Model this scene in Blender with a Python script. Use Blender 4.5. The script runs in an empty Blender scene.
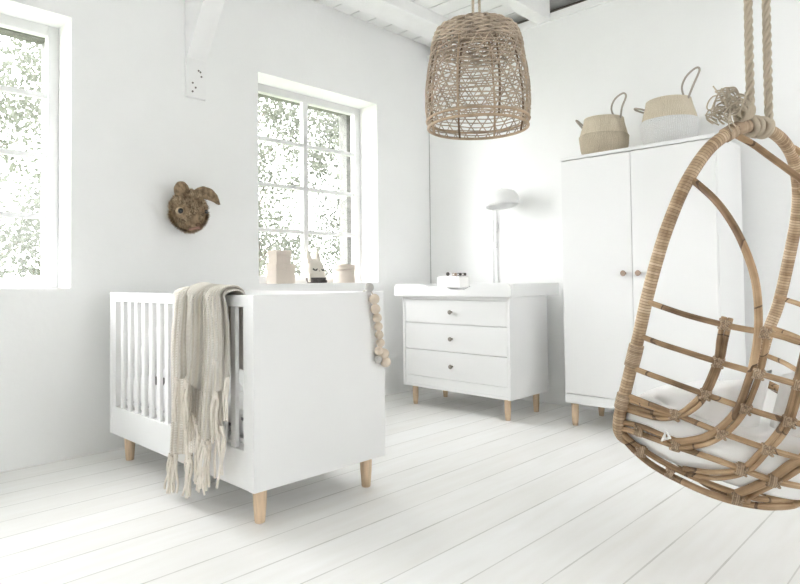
import bpy, bmesh, math, random
from mathutils import Vector, Matrix, noise

random.seed(7)
sc = bpy.context.scene
C = sc.collection
PI = math.pi
H = 0.95                      # camera height
YW, XW = 3.632, 4.128         # inner faces of the window wall and of the wardrobe wall
CEIL = 3.05

# ------------------------------------------------------------------ materials
def mat(name, col, rough=0.6, var=0.0, vscale=8.0, bump=0.0, bscale=60.0, spec=0.3, trans=0.0, stretch=None, coord='Object'):
    m = bpy.data.materials.new(name); m.use_nodes = True
    nt = m.node_tree; N = nt.nodes; L = nt.links
    b = N['Principled BSDF']
    b.inputs['Base Color'].default_value = (*col, 1)
    b.inputs['Roughness'].default_value = rough
    b.inputs['Specular IOR Level'].default_value = spec
    if var or bump:
        tc = N.new('ShaderNodeTexCoord'); mp = N.new('ShaderNodeMapping')
        if stretch: mp.inputs['Scale'].default_value = stretch
        L.new(tc.outputs[coord], mp.inputs['Vector'])
    if var:
        n = N.new('ShaderNodeTexNoise'); n.inputs['Scale'].default_value = vscale; n.inputs['Detail'].default_value = 5
        L.new(mp.outputs[0], n.inputs['Vector'])
        r = N.new('ShaderNodeValToRGB'); r.color_ramp.elements[0].position = .3; r.color_ramp.elements[1].position = .7
        r.color_ramp.elements[0].color = (*[c * (1 - var) for c in col], 1)
        r.color_ramp.elements[1].color = (*[min(1, c * (1 + var)) for c in col], 1)
        L.new(n.outputs['Fac'], r.inputs[0]); L.new(r.outputs[0], b.inputs['Base Color'])
    if bump:
        n2 = N.new('ShaderNodeTexNoise'); n2.inputs['Scale'].default_value = bscale; n2.inputs['Detail'].default_value = 4
        L.new(mp.outputs[0], n2.inputs['Vector'])
        bp = N.new('ShaderNodeBump'); bp.inputs['Strength'].default_value = bump; bp.inputs['Distance'].default_value = .01
        L.new(n2.outputs['Fac'], bp.inputs['Height']); L.new(bp.outputs[0], b.inputs['Normal'])
    return m

def nodes_of(m): return m.node_tree.nodes, m.node_tree.links, m.node_tree.nodes['Principled BSDF']

def wave_bands(m, scale, c1, c2, direction='Y', coord='UV', dist=1.5, bumps=.6, profile='SIN', lo=.2, hi=.8, noise_mix=.35):
    """bands across a tube: two tones of the same cane plus a bump"""
    N, L, b = nodes_of(m)
    tc = N.new('ShaderNodeTexCoord')
    w = N.new('ShaderNodeTexWave'); w.bands_direction = direction; w.wave_profile = profile
    w.inputs['Scale'].default_value = scale; w.inputs['Distortion'].default_value = dist; w.inputs['Detail'].default_value = 2
    L.new(tc.outputs[coord], w.inputs['Vector'])
    n = N.new('ShaderNodeTexNoise'); n.inputs['Scale'].default_value = 14; n.inputs['Detail'].default_value = 4
    L.new(tc.outputs['Object'], n.inputs['Vector'])
    mx = N.new('ShaderNodeMix'); mx.inputs[0].default_value = noise_mix
    L.new(w.outputs['Fac'], mx.inputs[2]); L.new(n.outputs['Fac'], mx.inputs[3])
    r = N.new('ShaderNodeValToRGB'); r.color_ramp.elements[0].position = lo; r.color_ramp.elements[1].position = hi
    r.color_ramp.elements[0].color = (*c1, 1); r.color_ramp.elements[1].color = (*c2, 1)
    L.new(mx.outputs[0], r.inputs[0]); L.new(r.outputs[0], b.inputs['Base Color'])
    bp = N.new('ShaderNodeBump'); bp.inputs['Strength'].default_value = bumps; bp.inputs['Distance'].default_value = .004
    L.new(w.outputs['Fac'], bp.inputs['Height']); L.new(bp.outputs[0], b.inputs['Normal'])
    return m

def weave(m, su, sv, c1, c2, bumps=.8, dist=.6):
    """knit or plait: product of two wave sets over the UVs"""
    N, L, b = nodes_of(m)
    tc = N.new('ShaderNodeTexCoord')
    w1 = N.new('ShaderNodeTexWave'); w1.bands_direction = 'X'; w1.inputs['Scale'].default_value = su; w1.inputs['Distortion'].default_value = dist
    w2 = N.new('ShaderNodeTexWave'); w2.bands_direction = 'Y'; w2.inputs['Scale'].default_value = sv; w2.inputs['Distortion'].default_value = dist
    L.new(tc.outputs['UV'], w1.inputs['Vector']); L.new(tc.outputs['UV'], w2.inputs['Vector'])
    mul = N.new('ShaderNodeMath'); mul.operation = 'MULTIPLY'
    L.new(w1.outputs['Fac'], mul.inputs[0]); L.new(w2.outputs['Fac'], mul.inputs[1])
    n = N.new('ShaderNodeTexNoise'); n.inputs['Scale'].default_value = 9
    L.new(tc.outputs['Object'], n.inputs['Vector'])
    ad = N.new('ShaderNodeMath'); ad.operation = 'MULTIPLY_ADD'; ad.inputs[1].default_value = .5
    L.new(n.outputs['Fac'], ad.inputs[0]); L.new(mul.outputs[0], ad.inputs[2])
    r = N.new('ShaderNodeValToRGB'); r.color_ramp.elements[0].position = .2; r.color_ramp.elements[1].position = .85
    r.color_ramp.elements[0].color = (*c1, 1); r.color_ramp.elements[1].color = (*c2, 1)
    L.new(ad.outputs[0], r.inputs[0]); L.new(r.outputs[0], b.inputs['Base Color'])
    bp = N.new('ShaderNodeBump'); bp.inputs['Strength'].default_value = bumps; bp.inputs['Distance'].default_value = .006
    L.new(mul.outputs[0], bp.inputs['Height']); L.new(bp.outputs[0], b.inputs['Normal'])
    return m

M = {}
M['wall'] = mat('painted plaster', (.90, .902, .897), .9, var=.012, vscale=2.5, bump=.12, bscale=22, spec=.1)
M['ceil'] = mat('painted boards', (.90, .90, .895), .8, spec=.15)
M['beam'] = mat('painted timber', (.89, .89, .885), .8, var=.03, vscale=6, bump=.15, bscale=30, spec=.15)
M['dark'] = mat('dark roof boards', (.16, .14, .125), .9, var=.3, vscale=10)
M['white'] = mat('white lacquer', (.85, .85, .846), .45, spec=.35)
M['white2'] = mat('white lacquer drawers', (.86, .86, .856), .45, spec=.35)
M['winwhite'] = mat('white window paint', (.70, .70, .70), .5, spec=.3)
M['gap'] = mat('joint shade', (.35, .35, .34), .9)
M['wood'] = mat('pale ash wood', (.70, .53, .37), .5, var=.12, vscale=7, stretch=(14, 14, 1.2))
M['knobgrey'] = mat('grey wood knob', (.30, .27, .24), .5, var=.1)
M['knobwood'] = mat('brown wood knob', (.42, .31, .24), .5, var=.1)
M['bead'] = mat('raw wooden bead', (.68, .58, .475), .6, var=.08, vscale=20)
M['beadgrey'] = mat('grey bead', (.52, .50, .48), .6)
M['sheet'] = mat('white cotton', (.84, .84, .84), .9, bump=.25, bscale=18, spec=.05)
M['cushion'] = mat('white linen', (.92, .918, .91), .95, bump=.35, bscale=14, spec=.05)
M['cord'] = mat('grey cord', (.40, .36, .31), .8)
M['string'] = mat('cotton string', (.55, .50, .44), .9)
M['plastic'] = mat('white plastic', (.85, .85, .85), .35, spec=.4)
M['shade'] = mat('white lamp metal', (.86, .86, .86), .4, spec=.4)
M['cardwhite'] = mat('white card', (.84, .83, .81), .8)
M['cardbeige'] = mat('beige card', (.66, .585, .52), .85, var=.03)
M['black'] = mat('dark wood print', (.07, .065, .06), .7)
M['oat'] = mat('oat felt', (.70, .655, .585), .95, bump=.3, bscale=120, spec=.05)
M['felt_dark'] = mat('charcoal felt', (.10, .09, .085), .95)
M['pad'] = mat('white wipe-clean cover', (.88, .88, .89), .5)
M['print'] = mat('grey printed cotton', (.33, .33, .35), .9)
M['tassel'] = mat('undyed yarn', (.83, .775, .70), .95, var=.1, vscale=30, bump=.4, bscale=200, spec=.05)
M['knit'] = weave(mat('cream knit', (.7, .65, .57), .95, spec=.05), 28, 42, (.64, .58, .495), (.96, .935, .89))
def cane_mat(name, freq, width, dark, mid, light, line, streak=3.0, bumps=.5):
    """cane along UV v: one tone per turn, a fine dark line between turns (or at the nodes of a pole), streaks of age"""
    m = mat(name, mid, .55); N, L, b = nodes_of(m)
    tc = N.new('ShaderNodeTexCoord'); sp = N.new('ShaderNodeSeparateXYZ'); L.new(tc.outputs['UV'], sp.inputs[0])
    def mn(op, a, bb=None):
        n = N.new('ShaderNodeMath'); n.operation = op
        for i, v in enumerate((a, bb)):
            if v is None: continue
            if isinstance(v, (int, float)): n.inputs[i].default_value = v
            else: L.new(v, n.inputs[i])
        return n.outputs[0]
    wob = N.new('ShaderNodeTexNoise'); wob.inputs['Scale'].default_value = 9; L.new(tc.outputs['Object'], wob.inputs['Vector'])
    vv = mn('ADD', mn('MULTIPLY', sp.outputs['Y'], freq), mn('MULTIPLY', wob.outputs['Fac'], 1.2))
    fr = mn('FRACT', vv); fl = mn('FLOOR', vv)
    wn = N.new('ShaderNodeTexWhiteNoise'); wn.noise_dimensions = '1D'; L.new(fl, wn.inputs['W'])
    ln = mn('LESS_THAN', fr, width)
    mp = N.new('ShaderNodeMapping'); mp.inputs['Scale'].default_value = (3, streak, 1); L.new(tc.outputs['UV'], mp.inputs['Vector'])
    n1 = N.new('ShaderNodeTexNoise'); n1.inputs['Scale'].default_value = 4; n1.inputs['Detail'].default_value = 6; L.new(mp.outputs[0], n1.inputs['Vector'])
    n2 = N.new('ShaderNodeTexNoise'); n2.inputs['Scale'].default_value = 11; n2.inputs['Detail'].default_value = 3; L.new(tc.outputs['Object'], n2.inputs['Vector'])
    t = mn('ADD', mn('MULTIPLY', wn.outputs['Value'], .20), mn('ADD', mn('MULTIPLY', n1.outputs['Fac'], .35), mn('MULTIPLY', n2.outputs['Fac'], .5)))
    r = N.new('ShaderNodeValToRGB'); e = r.color_ramp.elements
    e[0].position = .34; e[0].color = (*dark, 1); e[1].position = .80; e[1].color = (*light, 1)
    k = e.new(.56); k.color = (*mid, 1)
    L.new(t, r.inputs[0])
    mx = N.new('ShaderNodeMix'); mx.data_type = 'RGBA'; mx.inputs[7].default_value = (*line, 1)
    L.new(mn('MULTIPLY', ln, .8), mx.inputs[0]); L.new(r.outputs[0], mx.inputs[6]); L.new(mx.outputs[2], b.inputs['Base Color'])
    bp = N.new('ShaderNodeBump'); bp.inputs['Strength'].default_value = bumps; bp.inputs['Distance'].default_value = .003
    L.new(mn('SUBTRACT', mn('MULTIPLY', n1.outputs['Fac'], .4), ln), bp.inputs['Height']); L.new(bp.outputs[0], b.inputs['Normal'])
    return m
M['wrap'] = cane_mat('wrapped cane', 105, .22, (.26, .165, .095), (.49, .355, .23), (.71, .565, .41), (.19, .125, .075))
M['cane'] = cane_mat('rattan pole', 5.5, .045, (.135, .078, .042), (.37, .24, .135), (.62, .455, .295), (.075, .045, .028), streak=.8, bumps=.25)
M['binding'] = cane_mat('cane binding', 190, .25, (.22, .145, .09), (.41, .30, .20), (.60, .48, .35), (.15, .095, .06))
M['jute'] = wave_bands(mat('jute rope', (.5, .40, .28), .9, spec=.05), 40, (.50, .41, .30), (.84, .745, .60), dist=3, bumps=.6, direction='DIAGONAL')
M['lattice'] = mat('bamboo strip', (.46, .375, .29), .6, var=.25, vscale=18)
M['lattice_dark'] = mat('dark bamboo stake', (.19, .13, .085), .6, var=.2)
M['ring'] = mat('bamboo ring', (.46, .345, .24), .6, var=.2, vscale=15)
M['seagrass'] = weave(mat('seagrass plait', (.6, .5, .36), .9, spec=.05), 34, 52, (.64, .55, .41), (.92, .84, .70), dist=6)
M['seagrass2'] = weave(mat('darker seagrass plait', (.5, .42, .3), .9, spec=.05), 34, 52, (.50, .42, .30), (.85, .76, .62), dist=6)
M['whitewash'] = weave(mat('white dipped seagrass', (.8, .8, .78), .9, spec=.05), 26, 40, (.76, .75, .73), (.90, .90, .89), dist=6)
M['fur'] = mat('brown felt fur', (.27, .195, .125), .95, var=.55, vscale=38, spec=.05)
M['furlight'] = mat('tan felt fur', (.52, .41, .28), .95, var=.3, vscale=40, spec=.05)
M['furdark'] = mat('dark brown felt', (.15, .10, .068), .95, var=.4, vscale=40, spec=.05)
M['muzzle'] = mat('dusty pink felt', (.34, .20, .155), .95)
M['eye'] = mat('black glass eye', (.01, .01, .01), .1, spec=.8)
M['bark'] = mat('bark', (.22, .19, .16), .9, var=.3)
M['soil'] = mat('grass ground', (.24, .28, .17), .95, var=.3)
M['extwall'] = mat('outside brickwork', (.14, .14, .13), .95, var=.3, vscale=30)
M['screw'] = mat('nail head', (.16, .14, .13), .6)

def leafmat(name, col, tcol):
    m = mat(name, col, .55, var=.35, vscale=3)
    N, L, b = nodes_of(m)
    tr = N.new('ShaderNodeBsdfTranslucent'); tr.inputs['Color'].default_value = (*tcol, 1)
    mx = N.new('ShaderNodeMixShader'); mx.inputs[0].default_value = .4
    L.new(b.outputs[0], mx.inputs[1]); L.new(tr.outputs[0], mx.inputs[2]); L.new(mx.outputs[0], N['Material Output'].inputs['Surface'])
    return m
M['leaf'] = leafmat('pale leaves', (.20, .212, .178), (.16, .172, .135))
M['leaf2'] = leafmat('dark leaves', (.125, .132, .115), (.085, .092, .072))

gl = bpy.data.materials.new('window glass'); gl.use_nodes = True
N, L = gl.node_tree.nodes, gl.node_tree.links
for n in list(N):
    if n.type != 'OUTPUT_MATERIAL': N.remove(n)
t_ = N.new('ShaderNodeBsdfTransparent'); g_ = N.new('ShaderNodeBsdfGlossy'); g_.inputs['Roughness'].default_value = .02
lw_ = N.new('ShaderNodeLayerWeight'); lw_.inputs['Blend'].default_value = .5
p_ = N.new('ShaderNodeMath'); p_.operation = 'POWER'; p_.inputs[1].default_value = 5; L.new(lw_.outputs['Facing'], p_.inputs[0])
f_ = N.new('ShaderNodeMath'); f_.operation = 'MULTIPLY_ADD'; f_.inputs[1].default_value = .9; f_.inputs[2].default_value = .03; L.new(p_.outputs[0], f_.inputs[0])
x_ = N.new('ShaderNodeMixShader'); L.new(f_.outputs[0], x_.inputs[0]); L.new(t_.outputs[0], x_.inputs[1]); L.new(g_.outputs[0], x_.inputs[2])
L.new(x_.outputs[0], N['Material Output'].inputs['Surface'])
M['glass'] = gl

# floor: painted boards running along X, a fine seam every 18.4 cm and scuffs
fm = bpy.data.materials.new('white floor boards'); fm.use_nodes = True
N, L, b = nodes_of(fm)
b.inputs['Roughness'].default_value = .42; b.inputs['Specular IOR Level'].default_value = .35
tc = N.new('ShaderNodeTexCoord'); sx = N.new('ShaderNodeSeparateXYZ'); L.new(tc.outputs['Object'], sx.inputs[0])
def math_node(op, a, bb=None, cc=None):
    n = N.new('ShaderNodeMath'); n.operation = op
    for i, v in enumerate((a, bb, cc)):
        if v is None: continue
        if isinstance(v, (int, float)): n.inputs[i].default_value = v
        else: L.new(v, n.inputs[i])
    return n.outputs[0]
PW = .1835
yy = math_node('DIVIDE', math_node('ADD', sx.outputs['Y'], -.672 + PW * 40), PW)
fr = math_node('FRACT', yy); fl = math_node('FLOOR', yy)
edge = math_node('MINIMUM', fr, math_node('SUBTRACT', 1.0, fr))
ns = N.new('ShaderNodeTexNoise'); ns.inputs['Scale'].default_value = 3.2; ns.inputs['Detail'].default_value = 6
L.new(tc.outputs['Object'], ns.inputs['Vector'])
thr = math_node('MULTIPLY_ADD', ns.outputs['Fac'], .028, .002)
seam = math_node('LESS_THAN', edge, thr)
wn = N.new('ShaderNodeTexWhiteNoise'); wn.noise_dimensions = '1D'; L.new(fl, wn.inputs['W'])
mp = N.new('ShaderNodeMapping'); mp.inputs['Scale'].default_value = (1.2, 9, 1); L.new(tc.outputs['Object'], mp.inputs['Vector'])
n3 = N.new('ShaderNodeTexNoise'); n3.inputs['Scale'].default_value = 2.2; n3.inputs['Detail'].default_value = 7; L.new(mp.outputs[0], n3.inputs['Vector'])
tone = math_node('ADD', math_node('MULTIPLY', n3.outputs['Fac'], .7), math_node('MULTIPLY', wn.outputs['Value'], .3))
rp = N.new('ShaderNodeValToRGB'); rp.color_ramp.elements[0].color = (.79, .777, .748, 1); rp.color_ramp.elements[1].color = (.86, .858, .848, 1)
rp.color_ramp.elements[0].position = .25; rp.color_ramp.elements[1].position = .7
L.new(tone, rp.inputs[0])
mxc = N.new('ShaderNodeMix'); mxc.data_type = 'RGBA'; mxc.inputs[7].default_value = (.52, .51, .48, 1)
L.new(math_node('MULTIPLY', seam, math_node('MULTIPLY_ADD', ns.outputs['Fac'], .9, .25)), mxc.inputs[0]); L.new(rp.outputs[0], mxc.inputs[6])
L.new(mxc.outputs[2], b.inputs['Base Color'])
bp = N.new('ShaderNodeBump'); bp.inputs['Strength'].default_value = .35; bp.inputs['Distance'].default_value = .004
L.new(math_node('SUBTRACT', math_node('MULTIPLY', n3.outputs['Fac'], .3), seam), bp.inputs['Height']); L.new(bp.outputs[0], b.inputs['Normal'])
M['floor'] = fm

# ------------------------------------------------------------------ mesh helpers
def new(): 
    bm = bmesh.new(); bm.loops.layers.uv.new('UVMap'); return bm

def box(bm, x0, x1, y0, y1, z0, z1, bev=0.0, seg=2):
    r = bmesh.ops.create_cube(bm, size=1)
    bmesh.ops.transform(bm, matrix=Matrix.Translation(((x0 + x1) / 2, (y0 + y1) / 2, (z0 + z1) / 2)) @ Matrix.Diagonal((abs(x1 - x0), abs(y1 - y0), abs(z1 - z0), 1)), verts=r['verts'])
    if bev:
        es = list({e for v in r['verts'] for e in v.link_edges})
        bmesh.ops.bevel(bm, geom=es, offset=bev, segments=seg, profile=.6, affect='EDGES')

def prism(bm, poly, f0, f1):
    """extrude a 2-D polygon; f0/f1 map (p, q) to the two end positions"""
    a = [bm.verts.new(f0(p, q)) for p, q in poly]; b_ = [bm.verts.new(f1(p, q)) for p, q in poly]
    n = len(poly)
    fs = [bm.faces.new(a), bm.faces.new(list(reversed(b_)))]
    for i in range(n): fs.append(bm.faces.new((a[i], b_[i], b_[(i + 1) % n], a[(i + 1) % n])))
    bmesh.ops.recalc_face_normals(bm, faces=fs)

def catmull(P, n=8, closed=False):
    P = [Vector(p) for p in P]; out = []
    m = len(P); R = m if closed else m - 1
    for i in range(R):
        if closed: p0, p1, p2, p3 = P[i - 1], P[i], P[(i + 1) % m], P[(i + 2) % m]
        else: p0, p1, p2, p3 = P[max(i - 1, 0)], P[i], P[i + 1], P[min(i + 2, m - 1)]
        for k in range(n):
            t = k / n
            out.append(.5 * ((2 * p1) + (p2 - p0) * t + (2 * p0 - 5 * p1 + 4 * p2 - p3) * t * t + (3 * p1 - p0 - 3 * p2 + p3) * t ** 3))
    if not closed: out.append(P[-1].copy())
    return out

def tube(bm, P, r, n=8, closed=False, cap=True, twist=0.0):
    """swept round tube with UVs in metres (v runs along)"""
    P = [Vector(p) for p in P]; uv = bm.loops.layers.uv.active
    m = len(P); R = r if isinstance(r, (list, tuple)) else [r] * m
    T = []
    for i in range(m):
        a = P[i - 1] if (i or closed) else P[i]
        b_ = P[(i + 1) % m] if (i < m - 1 or closed) else P[i]
        d = b_ - a
        T.append(d.normalized() if d.length > 1e-9 else Vector((0, 0, 1)))
    ref = Vector((0, 0, 1)) if abs(T[0].z) < .9 else Vector((1, 0, 0))
    nrm = (ref - T[0] * ref.dot(T[0])).normalized()
    rings, dist, ds = [], 0.0, []
    for i in range(m):
        nrm = (nrm - T[i] * nrm.dot(T[i]))
        nrm = nrm.normalized() if nrm.length > 1e-6 else T[i].orthogonal().normalized()
        bn = T[i].cross(nrm)
        if i: dist += (P[i] - P[i - 1]).length
        ds.append(dist)
        ring = []
        for k in range(n):
            an = 2 * PI * k / n + twist * i
            ring.append(bm.verts.new(P[i] + (nrm * math.cos(an) + bn * math.sin(an)) * R[i]))
        rings.append(ring)
    last = dist + ((P[0] - P[-1]).length if closed else 0)
    for i in range(m if closed else m - 1):
        A, B = rings[i], rings[(i + 1) % m]
        v0, v1 = ds[i], (ds[i + 1] if i < m - 1 else last)
        for k in range(n):
            k2 = (k + 1) % n
            f = bm.faces.new((A[k], A[k2], B[k2], B[k])); f.smooth = True
            for lp, q in zip(f.loops, ((k / n, v0), ((k + 1) / n, v0), ((k + 1) / n, v1), (k / n, v1))): lp[uv].uv = q
    if cap and not closed:
        bm.faces.new(list(reversed(rings[0]))); bm.faces.new(rings[-1])

def lathe(bm, prof, cx, cy, n=32, M4=None, capb=True, capt=True, sx=1, sy=1):
    """prof = [(r, z)] bottom to top"""
    uv = bm.loops.layers.uv.active
    rings = []; L_ = 0; ls = []
    for i, (r, z) in enumerate(prof):
        if i: L_ += math.hypot(r - prof[i - 1][0], z - prof[i - 1][1])
        ls.append(L_)
        ring = []
        for k in range(n):
            p = Vector((cx + r * sx * math.cos(2 * PI * k / n), cy + r * sy * math.sin(2 * PI * k / n), z))
            ring.append(bm.verts.new(M4 @ p if M4 else p))
        rings.append(ring)
    rm = max(r for r, z in prof)
    for i in range(len(prof) - 1):
        for k in range(n):
            k2 = (k + 1) % n
            f = bm.faces.new((rings[i][k], rings[i][k2], rings[i + 1][k2], rings[i + 1][k])); f.smooth = True
            for lp, q in zip(f.loops, ((k, ls[i]), (k + 1, ls[i]), (k + 1, ls[i + 1]), (k, ls[i + 1]))): lp[uv].uv = (q[0] / n * 2 * PI * rm, q[1])
    if capb: bm.faces.new(list(reversed(rings[0])))
    if capt: bm.faces.new(rings[-1])

def grid(bm, nu, nv, fn, closed_u=False, uvf=None):
    uv = bm.loops.layers.uv.active
    V = [[bm.verts.new(fn(i / nu, j / nv)) for j in range(nv + 1)] for i in range(nu + (0 if closed_u else 1))]
    for i in range(nu):
        for j in range(nv):
            i2 = (i + 1) % len(V) if closed_u else i + 1
            f = bm.faces.new((V[i][j], V[i2][j], V[i2][j + 1], V[i][j + 1])); f.smooth = True
            for lp, (p, q) in zip(f.loops, ((i, j), (i + 1, j), (i + 1, j + 1), (i, j + 1))):
                lp[uv].uv = uvf(p / nu, q / nv) if uvf else (p / nu, q / nv)
    return V

def ball(bm, c, r, seg=16, rings=10, scale=(1, 1, 1)):
    res = bmesh.ops.create_uvsphere(bm, u_segments=seg, v_segments=rings, radius=r)
    bmesh.ops.transform(bm, matrix=Matrix.Translation(c) @ Matrix.Diagonal((*scale, 1)), verts=res['verts'])
    for v in res['verts']:
        for f in v.link_faces: f.smooth = True

ROOT = {}
def thing(name, loc, label, cat, group=None):
    o = bpy.data.objects.new(name, None); C.objects.link(o); o.location = loc; o.empty_display_size = .1
    tag(o, label, cat, group); ROOT[o] = Vector(loc); return o

def tag(o, label=None, cat=None, group=None, kind=None):
    if label: o['label'] = label
    if cat: o['category'] = cat
    if group: o['group'] = group
    if kind: o['kind'] = kind
    return o

def obj(name, bm, m, parent=None, label=None, origin=None, smooth=None):
    """link a bmesh built in world coordinates as one mesh object"""
    bmesh.ops.recalc_face_normals(bm, faces=bm.faces[:])
    me = bpy.data.meshes.new(name)
    base = ROOT[parent] if parent else Vector(origin if origin else (0, 0, 0))
    bmesh.ops.translate(bm, verts=bm.verts[:], vec=-base)
    bm.to_mesh(me); bm.free()
    for mm in (m if isinstance(m, (list, tuple)) else [m]): me.materials.append(mm)
    o = bpy.data.objects.new(name, me); C.objects.link(o)
    if parent: o.parent = parent; ROOT[o] = base
    else: o.location = base; ROOT[o] = base
    if smooth is not None:
        for p in me.polygons: p.use_smooth = smooth
    if label: o['label'] = label
    return o

def struct(name, bm, m, parent=None):
    o = obj(name, bm, m, parent)
    if not parent: o['kind'] = 'structure'
    return o

# ------------------------------------------------------------------ the room
XL, YB = -2.2, -2.2           # room ends behind the camera
bm = new(); box(bm, XL, XW + .25, YB, YW + .35, -.12, 0); struct('floor', bm, M['floor'])

# ceiling boards running along Y, slightly open joints
bm = new()
x = XL
while x < XW + .3:
    box(bm, x, min(x + .170, XW + .35), YB, YW + .02, CEIL, CEIL + .025)
    x += .18
struct('ceiling', bm, M['ceil'])
bm = new(); box(bm, XL, XW + .4, YB, YW + .35, CEIL + .027, CEIL + .1); struct('trim_5', bm, M['dark'])

def wall_with_holes(name, holes):
    """the window wall, 21 cm of white plaster inside an outer leaf of brick"""
    bm = new()
    xs = sorted({XL, XW + .25, *[h[0] for h in holes], *[h[1] for h in holes]})
    for x0, x1 in zip(xs, xs[1:]):
        hole = next((h for h in holes if abs(h[0] - x0) < 1e-6), None)
        if hole:
            box(bm, x0, x1, YW, YW + .30, 0, hole[2]); box(bm, x0, x1, YW, YW + .30, hole[3], CEIL + .02)
        else: box(bm, x0, x1, YW, YW + .30, 0, CEIL + .02)
    return struct(name, bm, M['wall'])
WIN = [(.02, 1.151, .924, 2.417), (2.345, 3.478, .928, 2.397)]
wall_with_holes('wall_left', WIN)
# outer leaf of the wall, with smaller openings, seen dark through the panes
bm = new()
xs = [XL, .05, 1.118, 2.37, 3.425, XW + .3]
for i, (x0, x1) in enumerate(zip(xs, xs[1:])):
    if i in (1, 3): box(bm, x0, x1, YW + .32, YW + .42, -.1, .90); box(bm, x0, x1, YW + .32, YW + .42, 2.372, CEIL + .3)
    else: box(bm, x0, x1, YW + .32, YW + .42, -.1, CEIL + .3)
struct('trim_6', bm, M['extwall'])

bm = new(); box(bm, XW, XW + .12, YB, YW, 0, 2.955); struct('wall_right', bm, M['wall'])
bm = new(); box(bm, XW + .14, XW + .2, YB, YW, 0, CEIL + .02); struct('trim_4', bm, M['dark'])      # roof void above the wall
bm = new(); box(bm, XW - .022, XW, YB, YW - .002, 2.895, 2.955, .004); struct('trim_3', bm, M['beam'])
bm = new(); box(bm, XL, XW - .03, 3.12, 3.365, 2.955, CEIL, .008); struct('trim_1', bm, M['beam'])
bm = new(); box(bm, XL, XW - .024, 2.375, 2.495, 2.90, CEIL, .008); struct('trim_2', bm, M['beam'])
bm = new(); box(bm, XL, XW - .024, .45, .60, 2.90, CEIL, .008); struct('trim_7', bm, M['beam'])
bm = new()   # thin dark strip down the corner where the two walls meet
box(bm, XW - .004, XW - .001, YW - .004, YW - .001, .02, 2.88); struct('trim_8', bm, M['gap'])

# windows
def window(name, x0, x1, z0, z1):
    f0 = YW + .207
    fr = new(); fw = .058
    for a, b_, c, d in ((x0, x0 + fw, z0, z1), (x1 - fw, x1, z0, z1)): box(fr, a, b_, f0, f0 + .055, c, d, .004)
    box(fr, x0 + fw, x1 - fw, f0, f0 + .055, z0, z0 + fw, .004); box(fr, x0 + fw, x1 - fw, f0, f0 + .055, z1 - fw, z1, .004)
    o = struct(name, fr, M['winwhite'])
    xm = (x0 + x1) / 2
    mu = new(); box(mu, xm - .024, xm + .024, f0 + .004, f0 + .045, z0 + fw, z1 - fw, .004)
    obj('mullion', mu, M['winwhite'], o)
    hh = (z1 - z0 - 2 * fw) / 4
    for i in (1, 2, 3):
        bb = new(); zc = z0 + fw + hh * i
        box(bb, x0 + fw, x1 - fw, f0 + .010, f0 + .042, zc - .015, zc + .015, .003)
        obj('glazing_bar', bb, M['winwhite'], o)
    g = new(); box(g, x0 + fw, x1 - fw, f0 + .030, f0 + .034, z0 + fw, z1 - fw)
    obj('pane', g, M['glass'], o)
    # thin shadow joint between frame and reveal
    j = new(); box(j, x0 + .001, x1 - .001, f0 + .02, f0 + .03, z1 - .004, z1 - .0005); obj('joint', j, M['gap'], o)
window('window_1', *WIN[0]); window('window_2', *WIN[1])

# walls behind the camera: unseen openings added in them, sized to balance the daylight indoors
bm = new()
LO = (2.3, 3.2, 2.1, 2.75)
box(bm, XL - .15, XL, YB, YW + .3, LO[3], CEIL + .02); box(bm, XL - .15, XL, YB, LO[0], 0, LO[3]); box(bm, XL - .15, XL, LO[1], YW + .3, 0, LO[3]); box(bm, XL - .15, XL, LO[0], LO[1], 0, LO[2])
struct('wall_far', bm, M['wall'])
bm = new()
BO = (1.0, 2.9, 1.0, 2.5)
box(bm, XL, XW + .25, YB - .15, YB, BO[3], CEIL + .02); box(bm, XL, BO[0], YB - .15, YB, 0, BO[3]); box(bm, BO[1], XW + .25, YB - .15, YB, 0, BO[3]); box(bm, BO[0], BO[1], YB - .15, YB, 0, BO[2])
struct('wall_back', bm, M['wall'])

# ------------------------------------------------------------------ wall bracket of the old roof
t = thing('roof_brace', (1.878, YW, 2.12), 'white painted timber brace rising from the wall between the two windows', 'brace')
bm = new()
prism(bm, [(YW - .001, 2.11), (YW - .02, 2.115), (YW - .022, 2.36), (3.365, 2.69), (3.12, 2.955), (YW - .001, 2.955)], lambda p, q: (1.812, p, q), lambda p, q: (1.945, p, q))
obj('timber', bm, M['beam'], t)
for (x, z) in ((1.905, 2.283), (1.912, 2.255), (1.853, 2.205), (1.873, 2.178), (1.852, 2.15), (1.893, 2.29)):
    bm = new(); y = YW - .0205
    lathe(bm, [(.006, 0), (.006, .004)], 0, 0, 8, M4=Matrix.Translation((x, y, z)) @ Matrix.Rotation(PI / 2, 4, 'X')); obj('nail', bm, M['screw'], t)

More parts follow.
